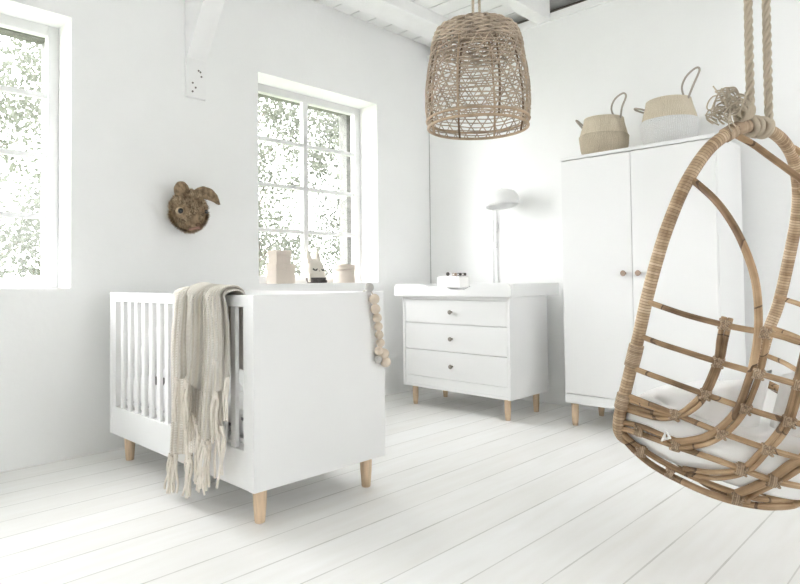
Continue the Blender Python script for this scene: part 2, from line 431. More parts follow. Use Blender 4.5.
# ------------------------------------------------------------------ crib
CX0, CX1, CY0, CY1, CZ0, CZ1 = 1.298, 2.0, 2.05, 3.472, .138, .895
t = thing('crib', (1.65, 2.76, 0), 'white slatted baby crib with solid end panels and pale wooden legs', 'crib')
for name, y0, y1 in (('end_panel', CY0, CY0 + .042), ('end_panel', CY1 - .042, CY1)):
    bm = new(); box(bm, CX0, CX1, y0, y1, CZ0, CZ1, .004); obj(name, bm, M['white'], t)
ys = [3.323, 3.234, 3.148, 3.063, 2.977, 2.891, 2.806, 2.721, 2.636, 2.551, 2.466, 2.381, 2.296, 2.211]
for x0 in (CX0, CX1 - .032):
    bm = new(); box(bm, x0 + .001, x0 + .031, CY0 + .042, CY1 - .042, CZ1 - .047, CZ1 - .001, .003); obj('top_rail', bm, M['white'], t)
    bm = new(); box(bm, x0 + .001, x0 + .031, CY0 + .042, CY1 - .042, CZ0 + .001, .288, .003); obj('side_panel', bm, M['white'], t)
    bm = new(); box(bm, x0 + .001, x0 + .031, CY0 + .042, CY0 + .075, .286, CZ1 - .046, .002); obj('stile', bm, M['white'], t)
    bm = new(); box(bm, x0 + .001, x0 + .031, CY1 - .08, CY1 - .042, .286, CZ1 - .046, .002); obj('stile', bm, M['white'], t)
    for y in ys:
        bm = new(); box(bm, x0 + .007, x0 + .025, y - .018, y + .018, .285, CZ1 - .045, .004); obj('slat', bm, M['white'], t)
for i in range(1):
    bm = new(); box(bm, CX0 + .033, CX1 - .033, CY0 + .043, CY1 - .043, .30, .32); obj('base_board', bm, M['white'], t)
for (x, y) in ((1.362, 2.11), (1.93, 2.11), (1.362, 3.36), (1.93, 3.36)):
    bm = new(); lathe(bm, [(.019, 0), (.0205, .004), (.026, .07), (.0275, .12), (.0275, .1385)], x, y, 20); obj('leg', bm, M['wood'], t)

# mattress and bedding
t = thing('mattress', (1.65, 2.76, .32), 'white mattress in a fitted sheet inside the crib', 'mattress')
bm = new(); box(bm, CX0 + .04, CX1 - .04, CY0 + .05, CY1 - .05, .321, .435, .03, 4); obj('mattress_core', bm, M['sheet'], t, smooth=True)
for k in range(16):   # small dark motif on the sheet's side
    y = 2.12 + k * .083 + random.uniform(-.01, .01); z = .36 + (k % 2) * .035
    bm = new(); box(bm, CX0 + .0385, CX0 + .041, y - .008, y + .008, z - .006, z + .006); obj('printed_motif', bm, M['print'], t)

def pillow(bm, c, w, h, th, R, nu=18, nv=14, wr=.006):
    c = Vector(c)
    for s in (1, -1):
        def fn(u, v, s=s):
            x, y = u * 2 - 1, v * 2 - 1
            k = ((1 - abs(x) ** 3.2) * (1 - abs(y) ** 3.2))
            k = max(k, 0) ** .5
            p = Vector((x * w / 2 * (1 - .05 * (1 - abs(y))), y * h / 2 * (1 - .05 * (1 - abs(x))), s * th / 2 * k))
            p.z += wr * noise.noise(Vector((x * 2.3, y * 2.3, s * 3 + c.x))) * k * 3
            return c + R @ p
        grid(bm, nu, nv, fn)
    bmesh.ops.remove_doubles(bm, verts=bm.verts[:], dist=.0008)
t = thing('crib_pillow', (1.60, 3.18, .437), 'small white pillow propped at the far end inside the crib', 'pillow')
bm = new(); R = Matrix.Rotation(-.9, 3, 'X'); pillow(bm, (1.62, 3.27, .60), .5, .30, .10, R); obj('pillow_cover', bm, M['sheet'], t)
t = thing('muslin_cloth', (1.45, 2.75, .435), 'white bundled muslin cloth with dark motifs on the crib mattress', 'cloth')
bm = new()
def fn(u, v):
    a = u * 2 * PI; ph = v * PI * .5
    r = math.cos(ph); n = noise.noise(Vector((math.cos(a) * 2, math.sin(a) * 2, v * 3)))
    return Vector((1.46 + .13 * r * math.cos(a) * (1 + .25 * n), 2.80 + .30 * r * math.sin(a) * (1 + .2 * n), .437 + .10 * math.sin(ph) * (1 + .6 * n) + .02 * abs(math.sin(a * 7)) * r * v))
grid(bm, 40, 12, fn, closed_u=True); cl = obj('folded_cloth', bm, M['sheet'], t)
for k in range(9):
    y = 2.56 + k * .058; bm = new(); z = .47 + .03 * math.sin(k * 2.3)
    box(bm, 1.352, 1.368, y - .012, y + .012, z - .02, z + .02, .004); obj('dark_motif', bm, M['felt_dark'], t)

# ------------------------------------------------------------------ knitted throw over the side rail
t = thing('throw_blanket', (1.27, 2.42, 0), 'cream knitted throw with long tassels hung over the crib rail', 'blanket')
# the sheet is gathered in pleats: a runs across it, lengths differ from pleat to pleat
KEY = [ # a, y, x offset outwards, bottom z
 (0.00, 2.70, .000, .205), (.09, 2.61, .014, .200), (.18, 2.48, .004, .205), (.25, 2.375, .014, .25),
 (.33, 2.40, .030, .44), (.41, 2.485, .034, .545), (.47, 2.45, .050, .55), (.56, 2.375, .056, .56),
 (.63, 2.345, .004, .47), (.71, 2.305, .034, .335), (.80, 2.235, .046, .325), (.87, 2.185, .030, .36), (.93, 2.22, .014, .50), (1.0, 2.165, .012, .58)]
def key(a):
    for (a0, *p), (a1, *q) in zip(KEY, KEY[1:]):
        if a <= a1 + 1e-9:
            s = (a - a0) / (a1 - a0); s = s * s * (3 - 2 * s) if True else s
            return [p[i] + (q[i] - p[i]) * s for i in range(3)]
    return list(KEY[-1][1:])
RT = .906
def throw_pt(a, v):
    y, xo, zb = key(a)
    # path: inside the crib (v=0), over the rail, down the outside (v=1)
    fold = .015 * math.sin(a * 52) + .004 * math.sin(a * 91 + 1)
    top = RT + .004 + xo * .45 + .010 * (1 + math.sin(a * 30))*.5
    rad = .024 + xo * .5
    xc = CX0 + .016
    outer = CX0 - .012 - xo - abs(fold)
    zin = .60 + .05 * math.sin(a * 9)
    Lin, Lr, Lo = .30, PI * rad, top - zb
    Ltot = Lin + Lr + Lo; d = v * Ltot
    drift = (2.41 - y) * .0
    if d < Lin: p = Vector((xc + rad + .012, y, top - rad - (Lin - d))) 
    elif d < Lin + Lr:
        an = (d - Lin) / Lr * PI
        p = Vector((xc + (rad + .012 * math.cos(an)) * math.cos(an), y, top - rad + rad * math.sin(an)))
        if an > PI / 2: p.x = min(p.x, xc + (outer - xc) * (-math.cos(an)) )
    else:
        q = (d - Lin - Lr) / max(Lo - rad, .01)
        q = min(q, 1)
        p = Vector((outer - .012 * q + fold * (.4 + q) * .9, y, top - rad - q * (top - rad - zb)))
        spread = .9 + .12 * q
        p.y = 2.42 + (y - 2.42) * (.86 + .14 * min(1, q * 3)) * (1 - .06 * q) + .012 * math.sin(q * 5 + a * 13) * q
    if d <= Lin + Lr: p.y = 2.42 + (y - 2.42) * .86
    p.z += .004 * noise.noise(Vector((a * 12, v * 9, 0)))
    return p
bm = new()
grid(bm, 170, 90, throw_pt, uvf=lambda a, v: (a * 1.15, v * 1.2))
o = obj('knitted_cloth', bm, M['knit'], t)
md = o.modifiers.new('thick', 'SOLIDIFY'); md.thickness = .007; md.offset = 0
nt_ = 30
for k in range(nt_):
    a = (k + .5) / nt_
    p = throw_pt(a, 1.0); y, xo, zb = key(a)
    Lf = .17 if zb < .28 else (.20 if zb < .45 else .18)
    bm = new()
    for s in range(3):
        ph = random.uniform(0, 6.28); ox, oy = random.uniform(-.007, .007), random.uniform(-.011, .011)
        pts = []
        LL = Lf * random.uniform(.9, 1.06)
        LL = min(LL, p.z - .012)
        for i in range(9):
            q = i / 8
            pts.append((p.x - .010 * q - .006 + ox * min(1, q * 4) + .005 * math.sin(q * 7 + ph), p.y + oy * min(1, q * 4) * (1 + q) + .006 * math.sin(q * 6 + ph * 2) * q, p.z + .006 - q * LL))
        tube(bm, catmull(pts, 3), [.0062] * 12 + [.0052] * 13, 6)
    ball(bm, (p.x - .006, p.y, p.z - .012), .010, 10, 8, (1, 1, 1.2))
    obj('tassel', bm, M['tassel'], t)

# ------------------------------------------------------------------ bead garland on the near end panel
t = thing('bead_garland', (1.93, 2.03, .9), 'string of round wooden beads hanging over the crib corner', 'garland')
BD = [(1.893, 2.036, .915, .021, 1), (1.912, 2.024, .862, .024, 0), (1.919, 2.024, .817, .0225, 0), (1.929, 2.024, .776, .0215, 0), (1.936, 2.024, .737, .020, 0), (1.941, 2.024, .699, .020, 0),
      (1.948, 2.024, .662, .020, 0), (1.938, 2.024, .626, .021, 0), (1.966, 2.020, .611, .024, 0), (1.972, 2.016, .573, .024, 0), (1.935, 2.026, .588, .018, 1)]
for x, y, z, r, g in BD:
    bm = new(); ball(bm, (x, y, z), r, 18, 12); obj('bead', bm, M['beadgrey' if g else 'bead'], t)
bm = new()
tube(bm, catmull([(1.89, 2.075, .897), (1.893, 2.04, .905), (1.905, 2.026, .88), (1.919, 2.024, .817), (1.936, 2.024, .737), (1.948, 2.024, .662), (1.962, 2.022, .61), (1.972, 2.016, .573)], 5), .003, 6)
obj('string', bm, M['string'], t)

# ------------------------------------------------------------------ chest of drawers
DX0, DX1, DY0, DY1, DZ0, DZ1 = 3.40, 3.872, 2.308, 3.283, .145, .823
t = thing('chest_of_drawers', (3.63, 2.79, 0), 'white three-drawer chest with small grey knobs on pale wooden legs', 'chest of drawers')
bm = new()
box(bm, DX0, DX1, DY0, DY0 + .022, DZ0, DZ1, .002); box(bm, DX0, DX1, DY1 - .022, DY1, DZ0, DZ1, .002)
box(bm, DX0 + .001, DX1, DY0 + .022, DY1 - .022, DZ1 - .022, DZ1 - .001); box(bm, DX0 + .002, DX1 - .01, DY0 + .022, DY1 - .022, DZ0 + .001, DZ0 + .02)
box(bm, DX1 - .014, DX1 - .002, DY0 + .022, DY1 - .022, DZ0 + .01, DZ1 - .01); box(bm, DX0 + .03, DX0 + .04, DY0 + .022, DY1 - .022, DZ0 + .01, DZ1 - .022)
obj('carcass', bm, M['white'], t)
bm = new(); box(bm, DX0 + .006, DX0 + .026, DY0 + .0235, DY1 - .0235, DZ0 + .003, .2265, .001); obj('plinth', bm, M['white2'], t)
for z0, z1 in ((.2285, .4245), (.4285, .6225), (.6265, .797)):
    bm = new(); box(bm, DX0 + .003, DX0 + .024, DY0 + .0245, DY1 - .0245, z0, z1, .0015); d = obj('drawer', bm, M['white2'], t)
    bm = new(); zc = {.2285: .325, .4285: .521, .6265: .712}[z0]
    Mk = Matrix.Translation((DX0 + .003, 2.80, zc)) @ Matrix.Rotation(-PI / 2, 4, 'Y')
    lathe(bm, [(.007, 0), (.006, .012), (.014, .02), (.016, .026), (.013, .032)], 0, 0, 16, M4=Mk); obj('knob', bm, M['knobgrey'], d)
for (x, y) in ((3.462, 2.375), (3.815, 2.375), (3.462, 3.215), (3.815, 3.215)):
    bm = new(); lathe(bm, [(.0165, 0), (.0215, .05), (.0225, .1448)], x, y, 12); obj('leg', bm, M['wood'], t)

# changing top lying on the chest
TX0, TX1, TY0, TY1, TZ0, TZ1 = 3.372, 3.985, 2.275, 3.345, .824, .914
t = thing('changing_tray', (3.68, 2.81, TZ0), 'white changing tray with a dipped front edge lying on the chest', 'changing tray')
bm = new()
def arch(u): return u * u * (3 - 2 * u)
poly = [(TY0, TZ0), (TY0, TZ1 - .03), (TY0 + .008, TZ1 - .008), (TY0 + .03, TZ1), (2.50, TZ1), (2.56, TZ1 - .008)]
poly += [(2.56 + .14 * u / 6, TZ1 - .008 - .044 * arch(u / 6)) for u in range(1, 7)]
poly += [(2.91 + .14 * u / 6, TZ1 - .052 + .044 * arch(u / 6)) for u in range(0, 7)]
poly += [(3.11, TZ1), (TY1 - .03, TZ1), (TY1 - .008, TZ1 - .008), (TY1, TZ1 - .03), (TY1, TZ0)]
prism(bm, poly, lambda p, q: (TX0, p, q), lambda p, q: (TX0 + .018, p, q)); obj('front_edge', bm, M['white'], t)
for y0, y1 in ((TY0, TY0 + .018), (TY1 - .018, TY1)):
    bm = new(); box(bm, TX0 + .018, TX1, y0, y1, TZ0, TZ1, .004); obj('side_edge', bm, M['white'], t)
bm = new(); box(bm, TX1 - .018, TX1, TY0 + .018, TY1 - .018, TZ0, TZ1, .003); obj('rear_edge', bm, M['white'], t)
bm = new(); box(bm, TX0 + .018, TX1 - .018, TY0 + .018, TY1 - .018, TZ0, TZ0 + .015); obj('tray_base', bm, M['white'], t)
t = thing('changing_pad', (3.68, 2.81, TZ0 + .015), 'white padded changing mat with raised sides in the changing tray', 'changing mat')
bm = new()
def fn(u, v):
    a = u * 2 * PI; x = u
    return Vector((0, 0, 0))
prof = []
for i in range(25):
    y = -1 + 2 * i / 24
    prof.append((2.81 + y * .235, TZ0 + .040 + .050 * abs(y) ** 5 - .02 * abs(y) ** 18))
poly = [(2.81 - .235, TZ0 + .0155)] + prof + [(2.81 + .235, TZ0 + .0155)]
prism(bm, poly, lambda p, q: (TX0 + .022, p, q), lambda p, q: (TX1 - .06, p, q))
obj('pad_cover', bm, M['pad'], t)

# things on the changing pad
t = thing('tissue_box', (3.62, 3.0, .885), 'white tissue box on the changing mat of the chest', 'tissue box')
bm = new(); box(bm, 3.60, 3.72, 2.885, 3.105, .884, .966, .008, 3); obj('box_body', bm, M['cardwhite'], t)
bm = new(); box(bm, 3.60, 3.72, 2.92, 3.05, .9655, .972, .003); obj('lid_slot', bm, M['plastic'], t)
for i, (y, dy, lab) in enumerate(((3.045, .020, 'small dark ball-topped toy, leftmost on the white tissue box'), (2.978, .022, 'small dark toy block standing second on the white tissue box'), (2.93, .018, 'small dark toy block standing third on the white tissue box'), (2.885, .016, 'small dark toy block at the right end of the white tissue box'))):
    tt = thing('toy_block', (3.66, y, .972), lab, 'toy', 'toy blocks on the tissue box')
    bm = new()
    if i == 0: ball(bm, (3.66, y, .972 + .015), .015, 14, 10); obj('toy_body', bm, M['felt_dark'], tt)
    else:
        box(bm, 3.645, 3.675, y - dy / 1.7, y + dy / 1.7, .9725, .994, .003); obj('toy_body', bm, M['knobwood'] if i == 1 else M['felt_dark'], tt)
        bm = new(); box(bm, 3.6438, 3.6452, y - dy / 3.4, y + dy / 3.4, .978, .988); obj('window_hole', bm, M['cardwhite'], tt)

# ------------------------------------------------------------------ wall lamp
t = thing('wall_lamp', (XW, 2.86, 1.6), 'white dome lamp on a slim rod against the wall above the chest', 'lamp')
bm = new()
Ml = Matrix.Translation((3.95, 2.735, 1.565)) @ Matrix.Rotation(-.12, 4, 'X')
lathe(bm, [(.018, .075), (.06, .068), (.105, .045), (.128, .01), (.132, -.035), (.126, -.06), (.12, -.055), (.122, -.01), (.1, .035), (.04, .06)][::-1], 0, 0, 32, M4=Ml, capt=True, capb=True)
obj('lamp_shade', bm, M['shade'], t)
bm = new(); tube(bm, catmull([(4.10, 2.93, .80), (4.10, 2.93, 1.5), (4.09, 2.92, 1.60), (4.04, 2.85, 1.66), (3.97, 2.76, 1.655), (3.955, 2.74, 1.64)], 6), .008, 10); obj('rod', bm, M['shade'], t)
bm = new(); tube(bm, catmull([(4.108, 2.905, .80), (4.108, 2.895, 1.0), (4.108, 2.915, 1.22), (4.108, 2.90, 1.4), (4.10, 2.915, 1.55)], 6), .0035, 6); obj('cord', bm, M['shade'], t)
bm = new(); box(bm, 4.095, 4.115, 2.903, 2.927, 1.19, 1.245, .006); obj('switch', bm, M['plastic'], t)
bm = new(); box(bm, 4.10, XW - .0005, 2.90, 2.96, 1.34, 1.40, .006); obj('wall_clip', bm, M['shade'], t)

# ------------------------------------------------------------------ wardrobe
WX0, WX1, WY0, WY1, WZ0, WZ1 = 3.59, 4.055, 1.085, 2.022, .146, 1.728
t = thing('wardrobe', (3.82, 1.55, 0), 'tall white two-door wardrobe with round wooden knobs on short legs', 'wardrobe')
bm = new()
box(bm, WX0 + .02, WX1, WY0, WY0 + .022, WZ0, WZ1 - .022, .002); box(bm, WX0 + .02, WX1, WY1 - .022, WY1, WZ0, WZ1 - .022, .002)
box(bm, WX1 - .012, WX1, WY0 + .022, WY1 - .022, WZ0, WZ1 - .022); box(bm, WX0 + .02, WX1 - .012, WY0 + .022, WY1 - .022, WZ0, WZ0 + .022)
obj('carcass', bm, M['white'], t)
bm = new(); box(bm, WX0 - .002, WX1, WY0, WY1, WZ1 - .021, WZ1, .003); obj('top_panel', bm, M['white'], t)
bm = new(); box(bm, WX0 + .002, WX0 + .02, WY0 + .002, WY1 - .002, WZ0, .205, .002); obj('plinth', bm, M['white'], t)
ym = 1.56
for y0, y1, yk in ((WY0 + .003, ym - .0015, ym - .045), (ym + .0015, WY1 - .003, ym + .045)):
    bm = new(); box(bm, WX0, WX0 + .0195, y0, y1, .209, WZ1 - .026, .0015); d = obj('door', bm, M['white'], t)
    bm = new(); Mk = Matrix.Translation((WX0 - .0005, yk, .972)) @ Matrix.Rotation(-PI / 2, 4, 'Y')
    lathe(bm, [(.008, 0), (.007, .016), (.015, .023), (.0175, .031), (.013, .038)], 0, 0, 16, M4=Mk); obj('knob', bm, M['knobwood'], d)
for (x, y) in ((3.635, 1.975), (4.0, 1.975), (3.635, 1.132), (4.0, 1.132)):
    bm = new(); lathe(bm, [(.0165, 0), (.0215, .05), (.0235, .147)], x, y, 12); obj('leg', bm, M['wood'], t)

# ------------------------------------------------------------------ baskets on the wardrobe
def basket(label, cx, cy, R, hh, low, up, hA, hB, tilt, scale_top=.80):
    z0 = WZ1 + .001
    t = thing('belly_basket', (cx, cy, z0), label, 'basket', 'baskets on the wardrobe')
    hb = hh * .56
    bm = new()
    prof = [(R * .80, z0), (R * .88, z0 + .01), (R * .95, z0 + hb * .35), (R * 1.0, z0 + hb * .75), (R * 1.02, z0 + hb * .97), (R * 1.0, z0 + hb)]
    def squash(bm_, jit=.006):
        for v in bm_.verts:
            d = noise.noise(v.co * 9); v.co.x += jit * d; v.co.y += jit * noise.noise(v.co * 9 + Vector((5, 2, 1)))
            k = max(0, (v.co.z - z0) / hh)
            v.co.z += tilt * (v.co.y - cy) * k
    lathe(bm, prof, cx, cy, 40, capt=False); squash(bm)
    obj('lower_body', bm, M[low], t)
    bm = new()
    prof = [(R * .985, z0 + hb - .004), (R * .98, z0 + hb + .002), (R * .93, z0 + hb + (hh - hb) * .3), (R * .84, z0 + hb + (hh - hb) * .72), (R * scale_top, z0 + hh), (R * scale_top - .008, z0 + hh + .003), (R * scale_top - .012, z0 + hh - .01), (R * .80, z0 + hb + .02), (R * .78, z0 + .02)]
    lathe(bm, prof, cx, cy, 40, capb=False, capt=True); squash(bm)
    obj('upper_body', bm, M[up], t)
    for hp in (hA, hB):
        bm = new(); tube(bm, catmull(hp, 7), .006, 8); obj('handle', bm, M['cord'], t)
    return t
# seagrass basket (left in the row) and white-dipped basket
bx, by, br, bh = 3.80, 1.822, .155, .255
zt = WZ1 + bh
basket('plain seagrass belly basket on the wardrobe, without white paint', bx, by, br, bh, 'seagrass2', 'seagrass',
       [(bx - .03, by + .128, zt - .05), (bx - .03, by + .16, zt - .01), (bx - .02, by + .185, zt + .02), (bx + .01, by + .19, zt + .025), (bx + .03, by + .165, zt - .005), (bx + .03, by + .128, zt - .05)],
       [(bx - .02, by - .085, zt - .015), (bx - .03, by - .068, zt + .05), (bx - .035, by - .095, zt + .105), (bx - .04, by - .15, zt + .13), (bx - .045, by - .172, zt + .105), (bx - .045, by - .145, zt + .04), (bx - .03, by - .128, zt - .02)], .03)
bx, by, br, bh = 3.80, 1.405, .163, .285
zt = WZ1 + bh
tw = basket('seagrass belly basket with white painted lower half on the wardrobe', bx, by, br, bh, 'whitewash', 'seagrass',
       [(bx - .03, by + .128, zt - .035), (bx - .03, by + .165, zt - .02), (bx - .02, by + .20, zt - .008), (bx + .01, by + .205, zt - .012), (bx + .03, by + .17, zt - .03), (bx + .03, by + .125, zt - .04)],
       [(bx - .02, by - .10, zt - .01), (bx - .03, by - .09, zt + .06), (bx - .04, by - .12, zt + .115), (bx - .045, by - .175, zt + .15), (bx - .05, by - .197, zt + .13), (bx - .05, by - .16, zt + .05), (bx - .035, by - .125, zt - .015)], -.01)

# ------------------------------------------------------------------ hare head on the wall
hx, hy, hz = 1.793, YW - .085, 1.383
t = thing('hare_head', (hx, YW, hz), 'brown felt hare head with floppy ears hung on the wall between windows', 'wall ornament')
bm = new()
def head_pt(d):
    """d unit vector in head space: x right, y towards the room (-Y world), z up"""
    x, y, z = d
    r = Vector((x * .106, y * .10, z * .120))
    # muzzle bulge, low and to the right of the face
    mz = Vector((.24, .80, -.60)).normalized(); k = max(0, d.dot(mz)); r += mz * (.050 * k ** 7)
    ck = Vector((-.55, .70, -.30)).normalized(); r += ck * (.016 * max(0, d.dot(ck)) ** 6)
    br_ = Vector((.1, .75, .6)).normalized(); r += br_ * (.012 * max(0, d.dot(br_)) ** 5)
    n = noise.noise(r * 26) * .006 + noise.noise(r * 60) * .003
    return r + d * n
HC, HS = math.cos(.42), math.sin(.42)
def hw(p): return Vector((hx + p.x * HC - p.y * HS, hy - p.y * HC - p.x * HS, hz + p.z))      # turned towards the room
fr_ = []
def fn(u, v):
    a, ph = u * 2 * PI, (v - .5) * PI
    d = Vector((math.cos(a) * math.cos(ph), math.sin(a) * math.cos(ph), math.sin(ph)))
    return hw(head_pt(d))
grid(bm, 48, 28, fn, closed_u=True); bmesh.ops.remove_doubles(bm, verts=bm.verts[:], dist=.0005)
obj('head', bm, M['fur'], t)
EYD = Vector((-.42, .88, -.06)).normalized(); MZD = Vector((.24, .80, -.60)).normalized()
def furmesh(name, m, n, sel, ln):
    bm = new(); c = 0
    while c < n:
        d = Vector((random.gauss(0, 1), random.gauss(0, 1), random.gauss(0, 1))).normalized()
        if d.y < -.35 or not sel(d) or d.dot(EYD) > .955 or d.dot(MZD) > .90: continue
        c += 1
        p = head_pt(d); flow = (Vector((-.25, -.5, .9)) - d * .2)
        flow = (flow - d * flow.dot(d) * .8).normalized(); flow = flow * (1 if d.z > 0 else -.6)
        tip = p + (d * .55 + flow * .6 + Vector((random.uniform(-.4, .4), random.uniform(-.3, .3), random.uniform(-.4, .4)))).normalized() * ln * random.uniform(.6, 1.3)
        side = d.cross(flow + Vector((.01, .02, .03))).normalized() * .0022
        vs = [bm.verts.new(hw(q)) for q in (p - side, p + side, tip)]; bm.faces.new(vs)
    o = obj(name, bm, m, t); return o
furmesh('fur', M['fur'], 2600, lambda d: True, .022)
furmesh('fur_tips', M['furlight'], 2200, lambda d: noise.noise(d * 3.1) > -.12, .020)
furmesh('dark_fur', M['furdark'], 700, lambda d: noise.noise(d * 3.1 + Vector((3, 3, 3))) > .1 and d.z > -.3, .018)
ey = head_pt(EYD)
bm = new(); ball(bm, hw(ey) + Vector((0, .004, 0)), .027, 16, 12, (1, .75, .85)); obj('eyelid', bm, M['furlight'], t)
bm = new(); ball(bm, hw(ey) + Vector((-.004, -.012, -.001)), .0165, 14, 10); obj('eye', bm, M['eye'], t)
ey = head_pt(Vector((.90, .40, -.04)).normalized())
bm = new(); ball(bm, hw(ey), .013, 14, 10); obj('eye', bm, M['eye'], t)
mz = head_pt(MZD)
bm = new(); ball(bm, hw(mz) + Vector((.012, -.004, .006)), .015, 12, 8, (1.2, .6, .8)); obj('nose', bm, M['furdark'], t)
bm = new(); tube(bm, catmull([hw(mz) + Vector(q) for q in ((-.038, .018, -.022), (-.015, .0, -.018), (.012, -.006, -.012), (.03, .008, -.02))], 5), [.004, .008, .008, .008, .009, .009, .009, .009, .009, .009, .009, .008, .008, .006, .004, .003], 8); obj('mouth', bm, M['muzzle'], t)
def ear(path, widths, m, th=.010):
    bm = new(); P = catmull(path, 6); n = len(P)
    def fn(u, v):
        i = min(int(v * (n - 1)), n - 1); f = i / (n - 1)
        k = f * (len(widths) - 1); k0 = int(k); wd = widths[k0] + (widths[min(k0 + 1, len(widths) - 1)] - widths[k0]) * (k - k0)
        tn = (P[min(i + 1, n - 1)] - P[max(i - 1, 0)]).normalized()
        up = Vector((0, -1, .25)); sd = tn.cross(up).normalized(); nn = sd.cross(tn)
        a = u * 2 * PI
        return P[i] + sd * math.cos(a) * wd + nn * (math.sin(a) * th + .35 * wd * math.cos(a) ** 2) + Vector((noise.noise(P[i] * 60 + Vector((a, 0, 0))),) * 3) * .004
    grid(bm, 18, n - 1, fn, closed_u=True)
    return obj('ear', bm, m, t)
ear([(hx + .0, hy - .03, hz + .085), (hx + .035, hy - .04, hz + .105), (hx + .085, hy - .045, hz + .108), (hx + .14, hy - .04, hz + .090), (hx + .19, hy - .03, hz + .052)], [.016, .026, .042, .042, .030, .004], M['fur'])
ear([(hx - .035, hy - .03, hz + .10), (hx - .050, hy - .040, hz + .122), (hx - .075, hy - .055, hz + .128), (hx - .100, hy - .065, hz + .110), (hx - .112, hy - .07, hz + .078)], [.018, .030, .038, .038, .030, .010], M['fur'])
bm = new(); lathe(bm, [(.075, 0), (.075, .03)], 0, 0, 24, M4=Matrix.Translation((hx - .01, YW - .001, hz)) @ Matrix.Rotation(PI / 2, 4, 'X')); obj('backing', bm, M['furlight'], t)

# ------------------------------------------------------------------ things on the window sill
SZ = WIN[1][2]
def lidbox(label, x0, x1, y0, y1, z0, z1, lid):
    t = thing('storage_box', ((x0 + x1) / 2, (y0 + y1) / 2, z0), label, 'storage box', 'cardboard boxes on the sill')
    bm = new(); box(bm, x0 + .004, x1 - .004, y0 + .004, y1 - .004, z0 + .0005, z1 - .004, .002); obj('box_body', bm, M['cardbeige'], t)
    bm = new(); box(bm, x0, x1, y0, y1, z1 - lid, z1, .002); obj('lid', bm, M['cardbeige'], t)
lidbox('lower, larger beige lidded box of the stack on the window sill', 2.525, 2.695, YW + .055, YW + .19, SZ, SZ + .143, .042)
lidbox('smaller beige lidded box stacked on top of another on the sill', 2.535, 2.665, YW + .065, YW + .185, SZ + .1435, SZ + .242, .035)
t = thing('hat_box', (3.20, YW + .10, SZ), 'round beige lidded box at the right end of the window sill', 'round box')
bm = new(); lathe(bm, [(.088, SZ + .0005), (.088, SZ + .105)], 3.20, YW + .105, 36); obj('box_body', bm, M['cardbeige'], t)
bm = new(); lathe(bm, [(.0915, SZ + .098), (.0915, SZ + .143), (.09, SZ + .145)], 3.20, YW + .105, 36); obj('lid', bm, M['cardbeige'], t)

bxx, byy = 2.915, YW + .10
t = thing('bunny_doll', (bxx, byy, SZ), 'oat coloured sleeping bunny doll in dark trousers sitting on the sill', 'doll')
bm = new()
def oval(z, rx, ry, sk=1.0): return (z, rx, ry)
sec = [(.004, .075, .05), (.03, .082, .058), (.055, .085, .06), (.09, .083, .06), (.125, .075, .055), (.15, .062, .046), (.168, .045, .034), (.178, .02, .016)]
ringz = []
def fn(u, v):
    k = v * (len(sec) - 1); i = min(int(k), len(sec) - 2); f = k - i
    z, rx, ry = (sec[i][j] + (sec[i + 1][j] - sec[i][j]) * f for j in range(3))
    a = u * 2 * PI; lean = -.12 * (z - .03)
    groove = 1 - .035 * (1 if .035 < z < .075 and math.sin(z * 420) > .2 else 0)
    return Vector((bxx + lean + rx * groove * math.cos(a), byy + ry * groove * math.sin(a), SZ + .012 + z))
grid(bm, 32, 44, fn, closed_u=True); bm.faces.new([v for v in bm.verts if abs(v.co.z - (SZ + .016)) < 1e-5][::1]) if False else None
obj('body', bm, M['oat'], t)
for s, tip in ((-1, (bxx - .085, byy, SZ + .262)), (1, (bxx + .012, byy, SZ + .268))):
    b0 = Vector((bxx - .02 + s * .036, byy, SZ + .155)); b1 = Vector(tip)
    bm = new(); tube(bm, [b0 + (b1 - b0) * (i / 8) for i in range(9)], [.027, .027, .026, .024, .021, .017, .013, .008, .003], 12); obj('ear', bm, M['oat'], t)
for s in (-1, 1):
    bm = new(); c = Vector((bxx - .012 + s * .036, byy - .0575, SZ + .105))
    tube(bm, catmull([c + Vector((-.02, .006, .004)), c + Vector((-.008, 0, -.006)), c + Vector((.008, 0, -.006)), c + Vector((.02, .006, .004))], 4), .0055, 8); obj('closed_eye', bm, M['black'], t)
bm = new(); ball(bm, (bxx - .012, byy - .060, SZ + .092), .005, 8, 6); obj('nose', bm, M['knobwood'], t)
bm = new()
lathe(bm, [(.070, SZ + .0005), (.0765, SZ + .012), (.0835, SZ + .03), (.0845, SZ + .042)], bxx, byy, 32, sy=.74); obj('trousers', bm, M['felt_dark'], t)
for s in (-1, 1):
    bm = new(); tube(bm, [(bxx + s * .030, byy - .035, SZ + .016), (bxx + s * .034, byy - .062, SZ + .015), (bxx + s * .036, byy - .080, SZ + .013)], [.015, .014, .011], 10); obj('leg', bm, M['felt_dark'], t)
bm = new(); tube(bm, [(bxx - .076, byy - .02, SZ + .060), (bxx - .093, byy - .04, SZ + .035), (bxx - .102, byy - .05, SZ + .014)], [.011, .011, .011], 10); obj('arm', bm, M['oat'], t)

